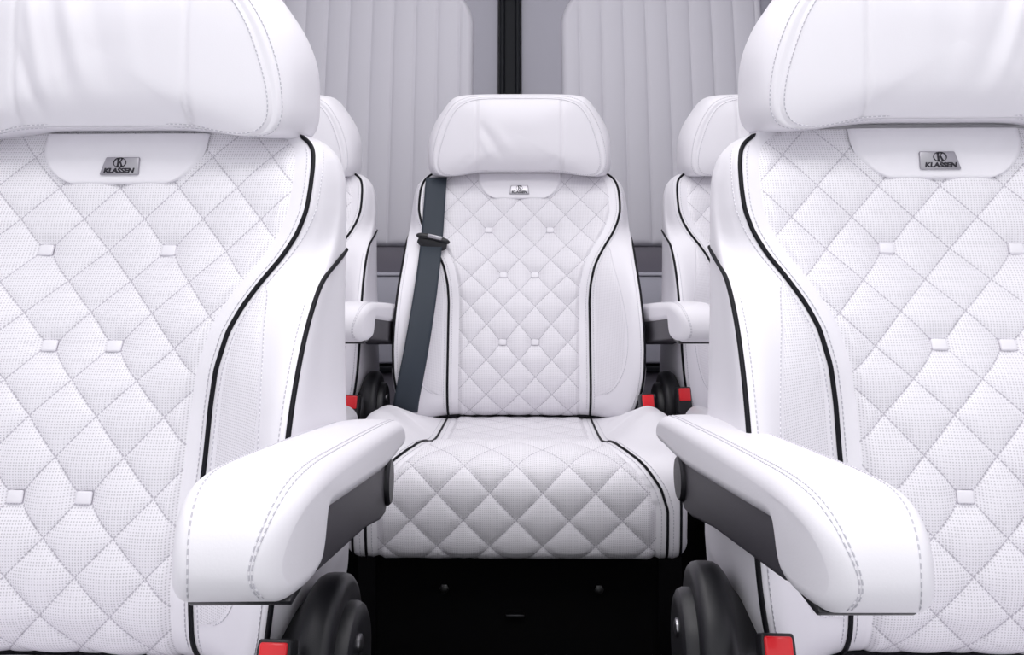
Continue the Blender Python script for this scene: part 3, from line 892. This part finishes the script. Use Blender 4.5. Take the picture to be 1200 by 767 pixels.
LEAN = .21
def wy(z, off=0.0):                      # rear wall plane: leans away towards the top
    return 2.24 + LEAN * (z - CZ) - off
def slab(name, x0, x1, z0, z1, off0, off1, mat, bevel=.004):
    v = []
    for z in (z0, z1):
        for x, o in ((x0, off1), (x1, off1), (x1, off0), (x0, off0)):
            v.append((x, wy(z, o), z))
    f = [(0, 3, 2, 1), (4, 5, 6, 7), (0, 1, 5, 4), (1, 2, 6, 5), (2, 3, 7, 6), (3, 0, 4, 7)]
    return bevel_obj_mesh(name, v, f, mat, bevel, 3)
def ribbed_panel(x0, x1, z0, z1, rib, phase, corner_x):
    """soft vertical channels, big round top corner beside the seal"""
    xs = np.linspace(0, 1, 300); zs = np.linspace(z1, z0, 110); V = []; U = []
    inner = x1 if corner_x > 0 else x0
    for z in zs:
        R = .12; hz = z1 - z
        cut = R - math.sqrt(max(0, R * R - max(0, R - hz) ** 2)) if hz < R else 0
        a, b = x0, x1
        if corner_x > 0: b -= cut
        else: a += cut
        for q in xs:
            x = a + (b - a) * q
            e = min(x - a, b - x, z1 - z, z - z0); ed = min(1, max(0, e) / .018); rise = .018 * math.sqrt(1 - (1 - ed) ** 2)
            ph = (x - phase) / rib; ch = abs(math.sin(math.pi * ph)) ** .28
            V.append((x, wy(z, rise + .0085 * (ch - 1) * ed), z)); U.append((x, z))
    return mesh('ribbed_panel', V, [f[::-1] for f in grid_faces(len(zs), len(xs))], M['door_pad'], uvs={'UVMap': U})
def door(name, x0, x1, px0, px1, phase, cs):
    d = structure(obj(name, slab(name, x0, x1, .02, ceil_z - .03, 0, -.045, M['door_frame'])))
    obj('ribbed_panel', fix_normals(ribbed_panel(px0, px1, CZ - .088, CZ + .60, .0575, phase, cs)), d, label='pale grey padded panel with vertical ribs')
    obj('recess_strip', slab('recess_strip', px0 - .0, px1 + .0, CZ - .160, CZ - .088, .006, -.01, M['recess']), d, label='dark grey strip below the ribs')
    obj('ledge', slab('ledge', px0, px1, CZ - .158, CZ - .151, .034, -.01, M['lower'], .002), d)
    obj('lower_panel', slab('lower_panel', px0, px1, CZ - .365, CZ - .157, .030, -.01, M['lower'], .006), d)
    obj('dark_rail', slab('dark_rail', px0, px1, CZ - .385, CZ - .370, .036, -.01, M['rubber'], .003), d)
    obj('kick_panel', slab('kick_panel', px0, px1, .06, CZ - .385, .022, -.01, M['recess'], .004), d)
    return d
door('door_1', -.84, -.006 - .030, -.70, -.100, -.100 - .036, 1)
door('door_2', -.006 + .030, .84, .128, .655, .128 + .048, -1)
seal = structure(obj('trim_1', slab('trim_1', -.0325, .0215, .05, ceil_z - .03, .012, -.03, M['rubber'], .004)))
for x0, x1 in ((-.0315, -.0185), (.0085, .0205)):
    obj('seal_lip', slab('seal_lip', x0, x1, .05, ceil_z - .03, .022, .0, M['rubber'], .005), seal)
structure(obj('wall_rear', slab('wall_rear', -.90, .90, 0.0, ceil_z + .03, -.055, -.09, M['wall'])))

# ------------------------------------------------------------------ light
world = bpy.data.worlds.new('daylight'); SC.world = world; world.use_nodes = True
bg = world.node_tree.nodes['Background']; bg.inputs['Color'].default_value = (.955, .965, 1.0, 1); bg.inputs['Strength'].default_value = 0.95
def area(name, loc, rot, sx, sy, power, col=(1, 1, 1)):
    l = bpy.data.lights.new(name, 'AREA'); l.shape = 'RECTANGLE'; l.size = sx; l.size_y = sy; l.energy = power; l.color = col
    o = bpy.data.objects.new(name, l); COL.objects.link(o); o.location = loc; o.rotation_euler = rot
    return o
for i, y in enumerate((.15, .95, 1.75)):
    area('ceiling_lamp', (0, y, ceil_z - .02), (0, 0, 0), 1.2, .5, (9, 6, 4)[i], (1, .985, .99))

# ------------------------------------------------------------------ camera
cam = bpy.data.cameras.new('camera'); co = bpy.data.objects.new('camera', cam); COL.objects.link(co)
co.location = (0, 0, CZ); co.rotation_euler = (math.radians(90), 0, 0)
cam.sensor_width = 36; cam.lens = 1046 / 1200 * 36; cam.shift_y = -(383.5 - 247) / 1200; cam.clip_start = .02
SC.camera = co
SC.view_settings.view_transform = 'Standard'; SC.view_settings.look = 'None'; SC.view_settings.gamma = 1; SC.view_settings.use_curve_mapping = False
SC.view_settings.exposure = 0.08
SC.cycles.use_denoising = True
SC.cycles.max_bounces = 8; SC.cycles.diffuse_bounces = 5
